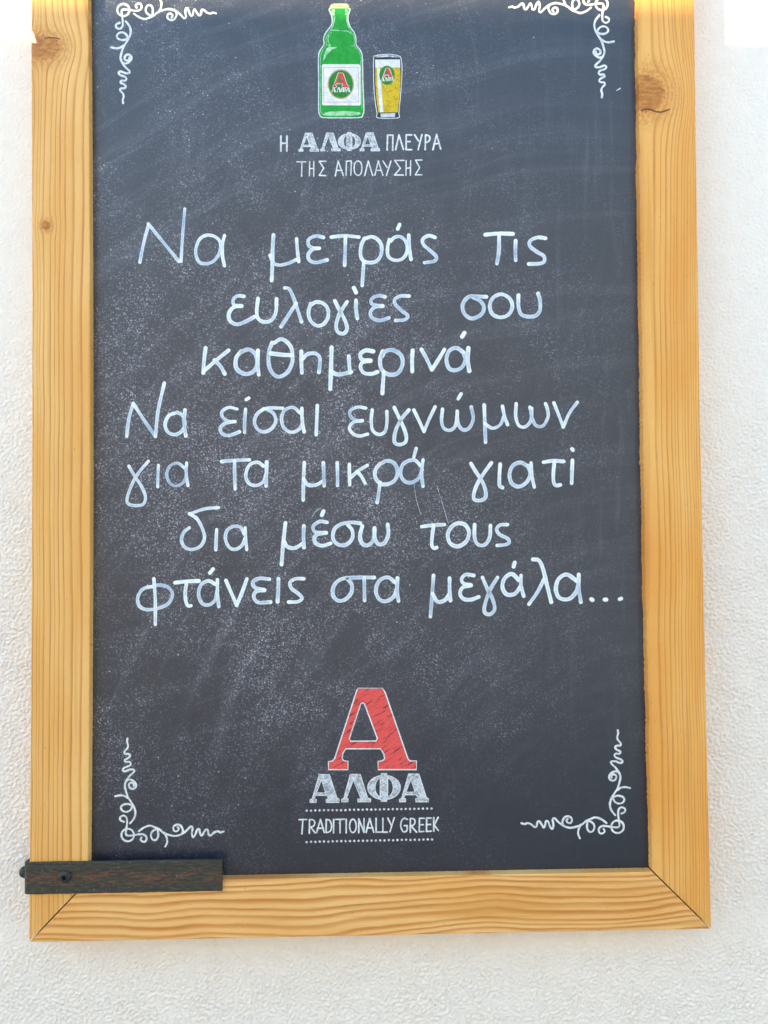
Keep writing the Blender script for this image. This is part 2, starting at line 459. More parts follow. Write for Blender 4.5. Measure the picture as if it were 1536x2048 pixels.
def loft(name, outer, inner, lo, hi, axis, mat, rows, off_out, off_in, gap_in=None):
    """a frame piece: L-shaped section (rebate for the panel) swept along it with mitred ends.
    outer/inner: position across; lo(a)/hi(a): where the piece ends for a point at a across"""
    sgn = 1 if inner > outer else -1
    b = 0.0009
    prof = []   # (distance from the outer edge 0..1 or from the inner, depth)
    reb = 0.008
    prof = [('o', 0, Y_BACK), ('o', 0, b), ('o', b * 0.35, b * 0.3), ('o', b, 0)]
    for k in range(1, 6): prof.append(('m', k / 6, 0))
    prof += [('i', b, 0), ('i', b * 0.35, b * 0.3), ('i', 0, b), ('i', 0, Y_BOARD - 0.0002), ('i', reb, Y_BOARD - 0.0002), ('i', reb, Y_BACK)]
    V, Fc = [], []
    n = len(prof)
    for r in range(rows + 1):
        t = r / rows
        eo, ei = off_out(t), off_in(t)
        for (w, d, y) in prof:
            if w == 'o': a = outer + sgn * (d + 0) + eo
            elif w == 'i': a = inner - sgn * (d + 0) + ei
            else: a = outer + (inner - outer) * d + eo * (1 - d) + ei * d
            a_nom = a
            l0, l1 = lo(a_nom), hi(a_nom)
            l = l0 + (l1 - l0) * t
            V.append((a, y, l) if axis == 'z' else (l, y, a))
    for r in range(rows):
        for k in range(n):
            q = (r * n + k, r * n + (k + 1) % n, (r + 1) * n + (k + 1) % n, (r + 1) * n + k)
            Fc.append(q)
    Fc.append(tuple(range(n))[::-1]); Fc.append(tuple(range(rows * n, rows * n + n)))
    o = mesh_obj(name, V, Fc, mat, board)
    bm = bmesh.new(); bm.from_mesh(o.data); bmesh.ops.recalc_face_normals(bm, faces=bm.faces); bm.to_mesh(o.data); bm.free()
    return o

G = 0.00055
slope = (c_br.z - c_bl.z) / (XR - XL)
def zb_at(x): return c_bl.z + slope * (x - XL)
iXL, iXR = XL + WOOD, XR - WOOD - 0.001
def m_lo(x):       # mitre at the bottom of the stiles
    return zb_at(x) + ((x - XL) if x < 0 else (XR - x)) * (1.02 if x < 0 else 1.0) + G
def m_hi(x):
    return ZT - ((x - XL) if x < 0 else (XR - x)) - G
length = ZT - ZB
def jit(seed, amp, n=600):
    r = random.Random(seed); v = [r.gauss(0, 1) for _ in range(n + 8)]
    def f(t):
        k = t * n; i0 = int(k); fr = k - i0
        return amp * (v[i0] * (1 - fr) + v[i0 + 1] * fr)
    return f
# chip broken out of the outer edge of the left stile at the big knot
chz = [(at(60, y).z - ZB) / length for y in (82, 78, 70, 62, 56, 50)]
def chip(t):
    z = t * length + ZB
    py = [(82.0, 0), (80.5, 1.6), (76, 5.2), (70, 4.6), (66, 3.4), (59, 1.8), (57, 0)]
    pts = [(at(60, p).z, d) for p, d in py]
    for (za, da), (zb, db) in zip(pts, pts[1:]):
        if za <= z <= zb: return (da + (db - da) * (z - za) / (zb - za)) * MM
    return 0
j1, j2, j3, j4 = jit(1, 0.00010), jit(2, 0.00010), jit(3, 0.00028, 420), jit(4, 0.00012)
j5 = jit(9, 0.00030, 60)
left_stile = loft('left_stile_', XL, iXL, m_lo, m_hi, 'z', m_left, 1100,
     lambda t: bow(t, 0.0024) + j1(t) + chip(t), lambda t: bow(t, 0.0024) + j2(t))
right_stile = loft('right_stile_', XR, iXR, m_lo, m_hi, 'z', m_right, 900,
     lambda t: -bow(t, 0.0020) + j4(t), lambda t: -bow(t, 0.0022) + j3(t) + j5(t) + 0.0008 * math.exp(-((t * length + ZB - at(1290, 232).z) / 0.006) ** 2))
left_stile.name = 'frame_stile'; right_stile.name = 'frame_stile'
tag(left_stile, 'left pine upright with a chipped knot near the top')
tag(right_stile, 'right pine upright with a cracked knot on its inner edge')
def b_lo(z): return XL + (z - ZB_L) / 1.02 + G
def b_hi(z): return XR - (z - ZB_R) - G
# the bottom rail follows the slight slope of the frame's lower edge
ZB_L, ZB_R = c_bl.z, c_br.z
def bottom_rail():
    rows = 500
    prof = [(0, Y_BACK), (0, 0.0009), (0.0003, 0.0003), (0.0009, 0)]
    prof += [(WOOD * k / 6, 0) for k in range(1, 6)]
    prof += [(WOOD - 0.0009, 0), (WOOD - 0.0003, 0.0003), (WOOD, 0.0009), (WOOD, Y_BOARD - 0.0002), (WOOD - 0.008, Y_BOARD - 0.0002), (WOOD - 0.008, Y_BACK)]
    n = len(prof); V, Fc = [], []
    ja, jb = jit(5, 0.00008), jit(6, 0.00010)
    for r in range(rows + 1):
        t = r / rows
        for (d, y) in prof:
            x = (XL + d / 1.02 + 2.0 * G) * (1 - t) + (XR - d - 2.0 * G) * t
            V.append((x, y, zb_at(x) + d + (ja(t) if d < WOOD / 2 else jb(t))))
    for r in range(rows):
        for k in range(n):
            Fc.append((r * n + k, r * n + (k + 1) % n, (r + 1) * n + (k + 1) % n, (r + 1) * n + k))
    Fc.append(tuple(range(n))[::-1]); Fc.append(tuple(range(rows * n, rows * n + n)))
    o = mesh_obj('bottom_rail', V, Fc, m_bottom, board)
    bm = bmesh.new(); bm.from_mesh(o.data); bmesh.ops.recalc_face_normals(bm, faces=bm.faces); bm.to_mesh(o.data); bm.free()
    return o
o = bottom_rail(); o.name = 'frame_rail'; tag(o, 'bottom pine rail with bold wavy grain')
tr = loft('top_rail', ZT, ZT - WOOD, lambda z: XL + (ZT - z) + 2 * G, lambda z: XR - (ZT - z) - 2 * G, 'x', m_bottom, 60, lambda t: 0, lambda t: 0)
tr.name = 'frame_rail'

# panel
def box(name, x0, x1, y0, y1, z0, z1, mat, parent, bevel=0.0005):
    bm = bmesh.new(); bmesh.ops.create_cube(bm, size=1.0)
    for v in bm.verts:
        v.co = Vector(((x0 + x1) / 2 + v.co.x * (x1 - x0), (y0 + y1) / 2 + v.co.y * (y1 - y0), (z0 + z1) / 2 + v.co.z * (z1 - z0))) - BASE
    if bevel: bmesh.ops.bevel(bm, geom=list(bm.edges), offset=bevel, segments=2, affect='EDGES')
    me = bpy.data.meshes.new(name); bm.to_mesh(me); bm.free(); me.materials.append(mat)
    o = bpy.data.objects.new(name, me); COL.objects.link(o); o.parent = parent
    return o
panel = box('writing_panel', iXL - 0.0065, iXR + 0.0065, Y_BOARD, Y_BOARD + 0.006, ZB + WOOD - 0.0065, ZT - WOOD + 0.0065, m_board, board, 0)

# ------------------------------------------------------------------ marks on the panel
LAYER = [0]
def spline(pts, step=3.0):
    if len(pts) < 3: 
        (a, b) = pts; n = max(2, int(math.dist(a, b) / step))
        return [(a[0] + (b[0] - a[0]) * i / n, a[1] + (b[1] - a[1]) * i / n) for i in range(n + 1)]
    closed = pts[0] == pts[-1]
    P = ([pts[-2]] + pts + [pts[1]]) if closed else ([(2 * pts[0][0] - pts[1][0], 2 * pts[0][1] - pts[1][1])] + pts + [(2 * pts[-1][0] - pts[-2][0], 2 * pts[-1][1] - pts[-2][1])])
    out = []
    for i in range(1, len(P) - 2):
        p0, p1, p2, p3 = P[i - 1:i + 3]
        n = max(2, int(math.dist(p1, p2) / step))
        for k in range(n):
            t = k / n; t2 = t * t; t3 = t2 * t
            out.append(tuple(0.5 * (2 * p1[j] + (p2[j] - p0[j]) * t + (2 * p0[j] - 5 * p1[j] + 4 * p2[j] - p3[j]) * t2 + (3 * p1[j] - p0[j] - 3 * p2[j] + p3[j]) * t3) for j in (0, 1)))
    out.append(tuple(P[-2]))
    return out

def lift():
    LAYER[0] += 1
    return Y_BOARD - 0.00006 - 0.0000035 * (LAYER[0] % 60)

class Marks:
    def __init__(s): s.v, s.f, s.i = [], [], []
    def ribbon(s, line, width, y=None, ends=True, taper=0.0, wob=0.0, dens=(1, 1)):
        """a pen stroke along a photo-pixel line, round ended"""
        y = lift() if y is None else y
        L = [Vector((p[0], p[1])) for p in line]
        m = [L[0]]
        for p in L[1:]:
            if (p - m[-1]).length > 0.25: m.append(p)
        L = m
        if len(L) < 2: return
        n = len(L); b0 = len(s.v)
        ph = random.random() * 9
        tot = sum((L[i + 1] - L[i]).length for i in range(n - 1)); acc = 0
        mids = []
        for k in range(n):
            d = (L[min(k + 1, n - 1)] - L[max(k - 1, 0)])
            d = d.normalized() if d.length > 0 else Vector((1, 0))
            nn = Vector((-d.y, d.x))
            if k: acc += (L[k] - L[k - 1]).length
            t = acc / tot
            w = width / 2 * (1 + wob * math.sin(acc * 0.11 + ph) + wob * 0.6 * math.sin(acc * 0.47 + 2 * ph))
            de = dens[0] + (dens[1] - dens[0]) * t
            en = math.exp(-acc / 6) + math.exp(-(tot - acc) / 6)
            for q, e in ((-1, 0.75), (-0.62, 0.95), (0, 0.45), (0.62, 0.95), (1, 0.75)):
                p = L[k] + nn * (w * q)
                s.v.append(at(p.x, p.y, y)); s.i.append(min(1.2, (e * 0.5 + 0.3) * de + 0.35 * en))
            mids.append((L[k], nn, d, w))
        for k in range(n - 1):
            for c in range(4):
                a = b0 + k * 5 + c
                s.f.append((a, a + 5, a + 6, a + 1))
        if ends:
            for (k, sg) in ((0, -1), (n - 1, 1)):
                p, nn, d, w = mids[k]
                a = b0 + k * 5
                arc = [a]
                for j in range(1, 6):
                    th = math.pi * j / 6
                    q = p - nn * (w * math.cos(th)) + d * (sg * w * math.sin(th))
                    s.v.append(at(q.x, q.y, y)); s.i.append(1.05); arc.append(len(s.v) - 1)
                arc += [a + 4, a + 2]
                s.f.append(tuple(arc) if sg < 0 else tuple(arc[::-1]))
    def fill(s, loops, y=None):
        y = lift() if y is None else y
        V3 = [[Vector((p[0], p[1], 0)) for p in lp] for lp in loops]
        flat = [p for lp in loops for p in lp]
        b0 = len(s.v)
        for p in flat: s.v.append(at(p[0], p[1], y)); s.i.append(1.0)
        for t in tessellate_polygon(V3):
            a, b, c = (flat[k] for k in t)
            ar = (b[0] - a[0]) * (c[1] - a[1]) - (b[1] - a[1]) * (c[0] - a[0])
            t = tuple(b0 + k for k in t)
            s.f.append(t if ar < 0 else t[::-1])
    def disc(s, x, y, r, ry=None, n=18, h=None, rough=0.0):
        ry = ry or r
        s.fill([[(x + r * math.cos(2 * math.pi * k / n) * (1 + rough * random.uniform(-1, 1)), y + ry * math.sin(2 * math.pi * k / n) * (1 + rough * random.uniform(-1, 1))) for k in range(n)]], h)
    def build(s, name, mat, parent, label=None):
        o = mesh_obj(name, s.v, s.f, mat, parent, ink=s.i)
        if label: o['label'] = label
        return o

def T(ox, oy, sc):
    return lambda pts: [(ox + x / sc, oy + y / sc) for x, y in pts]
A = T(240, 400, 3.072); B = T(740, 400, 3.072); C_ = T(380, 650, 2.56); D = T(230, 740, 3.072)
E_ = T(680, 740, 2.56); F = T(230, 1000, 2.793); Gt = T(640, 1000, 2.4)

WORDS = [
 # first line
 (8.0, [(A,[(122,382),(146,262),(176,150)]),(A,[(174,146),(262,255),(362,378)]),(A,[(375,376),(386,200),(398,55)]),
   (A,[(622,300),(612,252),(580,224),(535,216),(492,238),(468,290),(467,340),(486,380),(525,392),(572,377),(606,335),(622,285)]),(A,[(642,218),(630,270),(629,340),(642,405)])]),
 (8.6, [(A,[(943,215),(938,300),(936,400),(932,495)]),(A,[(922,340),(940,382),(975,400),(1030,390),(1085,366)]),(A,[(1085,238),(1090,310),(1098,378)]),
   (A,[(1250,230),(1205,221),(1160,242),(1160,280),(1190,296),(1225,296)]),(A,[(1225,297),(1185,302),(1157,335),(1165,370),(1205,384),(1272,368)]),
   (A,[(1298,228),(1380,220),(1468,228)]),(A,[(1385,228),(1383,310),(1380,402)]),
   (A,[(1502,236),(1482,280),(1478,340),(1497,375),(1536,385),(1576,375),(1604,335),(1606,280),(1582,242),(1545,226),(1505,238)]),(A,[(1498,375),(1493,450),(1488,525)]),
   (B,[(118,242),(108,295),(112,345),(150,370),(200,360),(228,315),(222,260),(188,226),(150,230),(128,252)]),(B,[(238,215),(240,290),(252,365)]),(B,[(182,150),(170,178)]),
   (B,[(400,230),(362,219),(325,240),(330,275),(375,315),(408,350),(395,375),(335,385)])]),
 (9.4, [(B,[(708,213),(790,206),(878,208)]),(B,[(793,210),(792,310),(780,390)]),(B,[(895,250),(893,310),(895,370)]),
   (B,[(1078,235),(1030,230),(985,250),(982,282),(1022,316),(1068,345),(1070,378),(1040,391),(975,393)])]),
 # second
 (9.0, [(A,[(762,592),(720,590),(695,615),(702,645),(748,650)]),(A,[(748,652),(700,658),(670,695),(675,740),(715,764),(765,750),(825,718)]),
   (A,[(848,605),(840,680),(848,727),(885,749),(930,738),(957,690),(962,608)]),
   (A,[(1012,540),(1038,545),(1062,590),(1090,670),(1115,748)]),(A,[(1082,635),(1040,700),(990,778)]),
   (A,[(1172,636),(1158,690),(1170,740),(1210,772),(1250,762),(1278,720),(1275,665),(1245,634),(1205,627),(1172,645)]),
   (A,[(1320,620),(1345,670),(1380,735),(1395,788),(1375,820),(1340,812),(1328,770),(1348,700),(1395,625)]),
   (A,[(1437,540),(1450,568)]),(A,[(1450,615),(1450,670),(1458,728)]),
   (B,[(92,595),(50,588),(10,608),(10,636),(40,648),(78,650)]),(B,[(78,652),(30,658),(2,690),(15,725),(60,740),(115,725)]),
   (B,[(240,590),(190,590),(152,610),(157,642),(195,680),(232,710),(215,735),(158,740)])]),
 (9.2, [(B,[(715,595),(650,592),(605,596),(570,640),(578,695),(618,727),(662,718),(694,688),(698,650),(672,616),(635,598)]),
   (B,[(795,580),(755,602),(736,650),(752,700),(800,721),(850,705),(874,660),(865,615),(832,586),(795,580)]),
   (B,[(912,585),(912,650),(927,700),(965,716),(1015,712),(1043,680),(1045,620),(1033,575)])]),
 # third
 (9.6, [(C_,[(80,118),(72,180),(68,245)]),(C_,[(72,235),(135,180),(197,130)]),(C_,[(125,180),(155,210),(178,250)]),
   (C_,[(262,134),(236,170),(238,222),(278,250),(322,240),(345,200),(335,150),(300,125),(262,138)]),(C_,[(348,130),(347,200),(352,255)]),
   (C_,[(420,90),(402,150),(410,225),(450,265),(500,240),(525,180),(515,110),(470,72),(430,92)]),(C_,[(412,145),(470,152),(522,155)]),
   (C_,[(570,135),(570,190),(573,245)]),(C_,[(575,175),(600,150),(640,145),(663,165),(665,200),(660,242)]),
   (C_,[(725,115),(722,220),(718,328)]),(C_,[(722,238),(760,254),(825,240)]),(C_,[(813,160),(815,200),(820,245)]),
   (C_,[(938,135),(900,130),(872,150),(882,178),(925,182)]),(C_,[(925,184),(885,190),(873,215),(890,245),(930,250),(960,240)]),
   (C_,[(987,135),(973,180),(982,228),(1020,254),(1065,245),(1088,200),(1080,155),(1040,129),(1002,134),(984,160)]),(C_,[(992,240),(988,300),(985,350)]),
   (C_,[(1140,130),(1137,180),(1138,238)]),(C_,[(1185,125),(1210,170),(1238,230)]),(C_,[(1238,230),(1270,180),(1303,125)]),
   (C_,[(1400,140),(1365,118),(1328,132),(1313,175),(1325,220),(1355,232),(1390,218),(1410,180),(1402,145)]),(C_,[(1425,118),(1422,180),(1430,235)]),(C_,[(1405,40),(1393,60)])]),
 # fourth
 (8.6, [(D,[(72,408),(85,300),(112,205)]),(D,[(112,205),(180,310),(248,408)]),(D,[(248,408),(265,250),(303,80)]),
   (D,[(385,260),(332,280),(308,330),(322,378),(365,397),(410,376),(430,330),(415,280),(380,260)]),(D,[(430,245),(424,320),(435,405)])]),
 (8.2, [(D,[(750,240),(700,230),(658,255),(662,290),(700,315),(738,315)]),(D,[(738,317),(680,327),(648,355),(657,390),(700,402),(765,380)]),
   (D,[(802,240),(797,310),(796,382)]),(D,[(806,182),(822,172)]),
   (D,[(1030,235),(960,233),(912,240)]),(D,[(912,240),(872,272),(857,320),(878,365),(920,380),(965,357),(988,310),(972,265),(935,240)]),
   (D,[(1135,262),(1095,230),(1045,245),(1024,290),(1035,350),(1080,382),(1130,365),(1152,320),(1145,265)]),(D,[(1148,235),(1150,310),(1162,380)]),
   (D,[(1243,218),(1240,300),(1236,398)])]),
 (8.4, [(E_,[(132,195),(90,190),(52,210),(56,240),(85,258),(115,258)]),(E_,[(115,260),(70,267),(48,295),(65,325),(100,338),(142,328)]),
   (E_,[(165,205),(160,260),(168,310),(200,330),(230,315),(240,270),(240,212)]),
   (E_,[(278,192),(305,250),(335,320),(337,365),(307,382),(279,368),(285,310),(315,250),(352,205)]),
   (E_,[(378,205),(405,260),(430,315)]),(E_,[(430,315),(455,255),(487,188)]),
   (E_,[(525,200),(520,260),(532,298),(565,308),(593,280),(600,210)]),(E_,[(600,212),(604,270),(627,305),(660,298),(682,250),(672,190)]),(E_,[(620,122),(605,148)]),
   (E_,[(738,178),(742,280),(745,370)]),(E_,[(742,275),(780,298),(820,280),(838,240)]),(E_,[(832,185),(842,235),(858,280)]),
   (E_,[(902,172),(900,240),(917,285),(950,290),(978,255),(982,195)]),(E_,[(972,190),(985,250),(1005,285),(1040,285),(1065,240),(1062,200),(1052,172)]),
   (E_,[(1095,168),(1120,230),(1143,292)]),(E_,[(1143,292),(1175,220),(1215,165)])]),
 # fifth
 (7.6, [(D,[(85,590),(120,650),(165,720),(187,780),(172,825),(120,833),(80,820),(76,780),(110,690),(150,625),(205,560)]),
   (D,[(267,585),(264,650),(262,718)]),
   (D,[(425,600),(385,572),(338,590),(318,640),(335,693),(375,712),(420,690),(438,640),(428,600)]),(D,[(440,570),(438,640),(448,710)])]),
 (8.6, [(D,[(655,562),(740,555),(825,552)]),(D,[(735,558),(735,640),(738,732)]),
   (D,[(912,590),(875,567),(825,585),(803,650),(825,698),(870,709),(912,685),(928,640)]),(D,[(932,565),(930,640),(928,712)])]),
 (8.8, [(D,[(1163,568),(1158,680),(1156,800)]),(D,[(1158,668),(1185,705),(1235,706),(1280,680)]),(D,[(1280,570),(1283,640),(1285,712)]),
   (D,[(1365,570),(1367,640),(1367,710)]),
   (E_,[(48,482),(48,530),(50,588)]),(E_,[(140,488),(95,515),(55,550)]),(E_,[(88,520),(110,545),(128,580)]),
   (E_,[(205,480),(182,510),(181,550),(205,580),(240,585),(280,565),(295,520),(277,477),(240,465),(205,482)]),(E_,[(205,575),(198,630),(190,678)]),
   (E_,[(412,490),(385,463),(350,465),(318,490),(312,540),(335,572),(370,575),(405,550),(420,510)]),(E_,[(425,460),(418,530),(425,595)]),(E_,[(390,402),(378,445)])]),
 (8.8, [(E_,[(670,478),(695,520),(725,565),(743,610),(745,652),(718,668),(685,660),(692,610),(722,550),(775,475)]),
   (E_,[(820,482),(816,545),(817,590),(832,602)]),
   (E_,[(965,495),(925,474),(885,490),(868,535),(880,580),(915,597),(955,575),(975,530),(962,490)]),(E_,[(978,475),(982,540),(995,600)]),
   (E_,[(1042,472),(1090,465),(1145,468)]),(E_,[(1098,470),(1092,530),(1095,578),(1108,591),(1128,588)]),
   (E_,[(1190,462),(1188,520),(1186,580)]),(E_,[(1188,404),(1192,410)])]),
 # sixth
 (8.0, [(F,[(580,42),(500,50),(415,78)]),(F,[(415,76),(458,105),(488,160),(500,210),(480,255),(435,276),(392,265),(371,225),(385,180),(415,155)]),
   (F,[(568,165),(565,220),(563,278)]),
   (F,[(722,190),(700,152),(660,148),(625,172),(617,220),(640,266),(675,275),(710,252),(728,210)]),(F,[(727,155),(730,210),(736,278)])]),
 (9.0, [(F,[(952,128),(940,240),(930,360)]),(F,[(943,225),(962,260),(1005,268),(1052,240)]),(F,[(1055,145),(1053,200),(1055,265)]),
   (F,[(1165,62),(1155,85)]),(F,[(1185,125),(1145,120),(1108,145),(1113,175),(1145,182),(1180,182)]),(F,[(1180,184),(1130,192),(1113,217),(1125,245),(1160,255),(1205,242)]),
   (F,[(1370,130),(1320,125),(1262,135),(1225,165),(1218,215),(1245,248),(1290,250),(1325,215),(1325,170),(1300,138)]),
   (Gt,[(203,125),(192,170),(200,205),(225,218),(254,195),(262,135)]),(Gt,[(262,135),(264,185),(282,212),(310,205),(328,165),(325,118)])]),
 (9.2, [(Gt,[(488,128),(540,121),(597,118)]),(Gt,[(545,125),(538,180),(537,218),(548,232),(560,228)]),
   (Gt,[(660,112),(628,133),(613,170),(627,210),(665,222),(703,197),(715,155),(697,120),(660,112)]),
   (Gt,[(742,118),(742,180),(758,213),(790,215),(814,180),(818,122)]),
   (Gt,[(900,118),(865,120),(848,140),(862,165),(900,185),(908,205),(885,215),(850,218)])]),
 # seventh
 (8.8, [(F,[(215,482),(160,495),(128,540),(135,590),(175,612),(240,605),(295,580),(321,530),(300,490),(250,475),(205,484)]),(F,[(217,440),(225,560),(225,695)]),
   (F,[(335,462),(400,455),(468,452)]),(F,[(400,458),(392,520),(397,570),(410,592),(425,590)]),
   (F,[(560,470),(522,452),(480,475),(467,530),(488,578),(525,585),(558,560),(572,505)]),(F,[(572,445),(572,520),(580,595)]),(F,[(548,385),(530,408)]),
   (F,[(620,450),(650,520),(680,588)]),(F,[(680,588),(710,515),(737,440)]),
   (F,[(862,442),(810,438),(772,455),(780,488),(835,502)]),(F,[(835,504),(790,510),(775,540),(800,572),(868,570)]),
   (F,[(913,440),(912,500),(908,568)]),(F,[(1055,440),(1010,440),(978,460),(985,492),(1020,520),(1045,548),(1020,568),(970,570)])]),
 (9.2, [(Gt,[(260,372),(180,372),(105,379),(68,410),(62,455),(85,482),(120,478),(150,445),(152,405),(132,380)]),(Gt,[(212,375),(213,430),(214,482)]),
   (Gt,[(360,395),(325,371),(285,388),(268,435),(285,477),(320,485),(355,462),(370,420)]),(Gt,[(372,375),(370,430),(377,485)])]),
 (9.2, [(Gt,[(545,362),(538,460),(530,560)]),(Gt,[(540,450),(565,488),(600,480),(622,450)]),(Gt,[(622,375),(622,430),(626,482)]),
   (Gt,[(738,362),(700,358),(680,378),(688,400),(725,408)]),(Gt,[(725,410),(685,420),(672,450),(690,475),(725,478),(762,465)]),
   (Gt,[(780,372),(805,430),(830,480),(838,525),(815,549),(790,538),(792,500),(817,430),(852,372)]),
   (Gt,[(955,385),(920,355),(885,378),(876,420),(897,453),(935,450),(962,415)]),(Gt,[(965,362),(965,410),(978,462)]),(Gt,[(935,300),(929,320)]),
   (Gt,[(1022,285),(1050,290),(1070,330),(1090,410),(1110,490)]),(Gt,[(1075,380),(1045,440),(1003,500)]),
   (Gt,[(1235,390),(1185,358),(1145,380),(1132,430),(1150,470),(1195,475),(1230,440),(1242,395)]),(Gt,[(1242,358),(1242,420),(1252,490)]),
   (Gt,[(1302,476),(1308,480)]),(Gt,[(1366,478),(1374,478)]),(Gt,[(1438,476),(1446,473)])]),
]
for width, strokes in WORDS:
    mk = Marks()
    for tf, pts in strokes:
        pts = tf(pts)
        ln = spline(pts, 2.2)
        tot = sum(math.dist(ln[i], ln[i + 1]) for i in range(len(ln) - 1))
        w = width * 0.84 * (random.uniform(0.92, 1.06)) * (1.12 if tot < 8 else 1)
        mk.ribbon(ln, w, wob=0.055, dens=(random.uniform(0.6, 1.15), random.uniform(0.4, 1.0)))
    mk.build('handwritten_word', m_ink, panel)

# scratches and a stray dab of chalk
for (pts, w, lab) in (([(828,968),(833,1000),(842,1030)], 0.9, 'faint scratch under the fifth line'), ([(874,972),(884,1005),(897,1048)], 1.0, 'faint scratch above the short word of the sixth line'),
                      ([(1233,181),(1240,177)], 2.6, 'small dab of chalk by the top right corner'), ([(624,1034),(632,1022),(642,1016)], 0.8, None)):
    mk = Marks(); mk.ribbon(spline(pts, 1.5), w, wob=0.3, dens=(0.7, 0.6)); mk.build('chalk_scratch', m_whitefill, panel, lab)

# corner flourishes
FL = [
 [(200,115),(195,160),(208,210),(195,250),(160,290),(168,320),(215,322),(235,345),(215,375),(163,402),(178,430),(225,427),(245,450),(225,480),(160,505),(138,535),(165,555),(235,530),(290,537),(283,565),(235,610),(190,670),(165,740),(180,820),(208,900),(255,975),(292,1045),(305,1110),(288,1180),(235,1250)],
 [(190,680),(225,663),(275,680),(312,720),(310,765),(270,790),(230,770),(220,725),(255,705),(285,722),(283,748)],
 [(35,888),(100,875),(160,885),(205,915)],
 [(272,1010),(200,990),(135,1005),(112,1045),(140,1085),(190,1095),(240,1070),(268,1015)],
 [(150,1228),(105,1205),(105,1165),(150,1145),(188,1175),(195,1240),(185,1320),(178,1385),(200,1412),(280,1408),(360,1395),(420,1400),(455,1440),(440,1490),(400,1492),(375,1465),(388,1437)],
 [(203 + 84 * math.cos(k * math.pi / 8), 1405 + 84 * math.sin(k * math.pi / 8)) for k in range(17)],
 [(350,1355),(420,1305),(500,1280),(560,1300),(620,1325),(680,1375),(760,1405),(840,1418),(920,1395),(990,1345),(1045,1290),(1070,1310),(1060,1380),(1075,1435),(1105,1400),(1130,1335),(1160,1330),(1170,1380),(1190,1415),(1220,1370),(1250,1330),(1275,1345),(1285,1400),(1310,1410),(1360,1370),(1410,1355),(1440,1370),(1485,1358)],
 [(590,1320),(530,1360),(512,1410),(535,1465),(580,1470),(610,1420),(605,1330)],
 [(690,1375),(720,1430),(730,1500),(705,1560)],
 [(930,1385),(940,1340),(910,1280),(860,1265),(815,1295),(820,1345),(860,1355),(885,1325),(870,1300)],
]
for cx, cy, sx, sy, rot, lab in ((255.7, 1670, 1, 1, -0.035, 'white scroll in the bottom left corner'), (1234.8, 1653.5, -1, 1, 0.005, 'white scroll in the bottom right corner'),
                       (247, 20, 0.965, -0.965, 0.0, 'white scroll in the top left corner'), (1203, 8, -0.965, -0.965, -0.01, 'white scroll in the top right corner')):
    mk = Marks()
    for st_ in FL:
        pts = []
        for X, Y in st_:
            u, v = (X - 205) / 6.678 * sx, (Y - 1405) / 6.678 * sy
            if rot: pass
            pts.append((cx + u, cy + v + (rot * 0) ))
        mk.ribbon(spline(pts, 1.6), 4.0 if abs(sx) == 1 else 4.2, wob=0.10, dens=(1.2, 1.2))
    mk.build('corner_scroll', m_white, panel, lab)

# printed capitals
I = T(560, 1360, 4.267); J = T(560, 240, 4.518); Hh = T(580, 0, 4.8)
BIG_A = [(665,70),(875,70),(897,105),(1092,672),(1110,690),(1165,690),(1165,765),(837,765),(837,692),(870,690),(893,672),(885,630),(858,587),(562,587),(537,625),(530,668),(545,690),(580,692),(580,765),(413,765),(413,697),(450,690),(467,668),(655,88)]
BIG_A_IN = [(592,500),(690,203),(705,193),(722,207),(830,497),(820,520),(603,522)]
def affine(src, dst):
    (a0, b0, a1, b1), (c0, d0, c1, d1) = src, dst
    return lambda pts: [(c0 + (x - a0) * (c1 - c0) / (a1 - a0), d0 + (y - b0) * (d1 - d0) / (b1 - b0)) for x, y in pts]
sA = [(335,806),(422,806),(485,1005),(505,1018),(505,1045),(393,1045),(393,1018),(415,1010),(398,985),(305,985),(292,1010),(310,1020),(310,1045),(255,1045),(255,1022),(275,1012)]
sA_in = [(355,850),(388,960),(312,960)]
sL = [(600,804),(685,804),(747,1005),(775,1015),(775,1040),(662,1040),(662,1015),(690,1008),(626,858),(568,1005),(582,1015),(582,1040),(525,1040),(525,1018),(545,1008)]
ell = lambda cx, cy, rx, ry, a0, a1, n: [(cx + rx * math.cos(math.radians(a0 + (a1 - a0) * k / n)), cy + ry * math.sin(math.radians(a0 + (a1 - a0) * k / n))) for k in range(n + 1)]
sP = [(862,815),(862,798),(912,798),(912,815)] + ell(888, 917, 140, 104, -80, 80, 14) + [(912,1020),(912,1036),(862,1036),(862,1020)] + ell(888, 917, 140, 104, 100, 260, 14)
sP_l = ell(864, 917, 53, 82, 100, 260, 10)
sP_r = ell(910, 917, 56, 82, -80, 80, 10)
sA2 = [(x + 763, y - 5) for x, y in sA]; sA2_in = [(x + 763, y - 5) for x, y in sA_in]
WORDGL = [([sA, sA_in]), ([sL]), ([sP, sP_l, sP_r]), ([sA2, sA2_in])]
SRC = (255, 798, 1268, 1045)
def word_marks(tf, fillm, edge, parent, name, label=None, ew=1.6, tilt=0):
    f, e = Marks(), Marks()
    y1 = lift(); y2 = y1 - 0.000012
    for loops in WORDGL:
        L = [tf(lp) for lp in loops]
        f.fill(L, y1)
        if edge:
            for lp in L:
                ln = []
                for a, b in zip(lp, lp[1:] + lp[:1]): ln += [a, b]
                e.ribbon(lp + [lp[0]], ew, y2, ends=False, dens=(1.2, 1.2))
    o = f.build(name, fillm, parent, label)
    if edge: e.build('letter_outline', edge, parent)
    return o

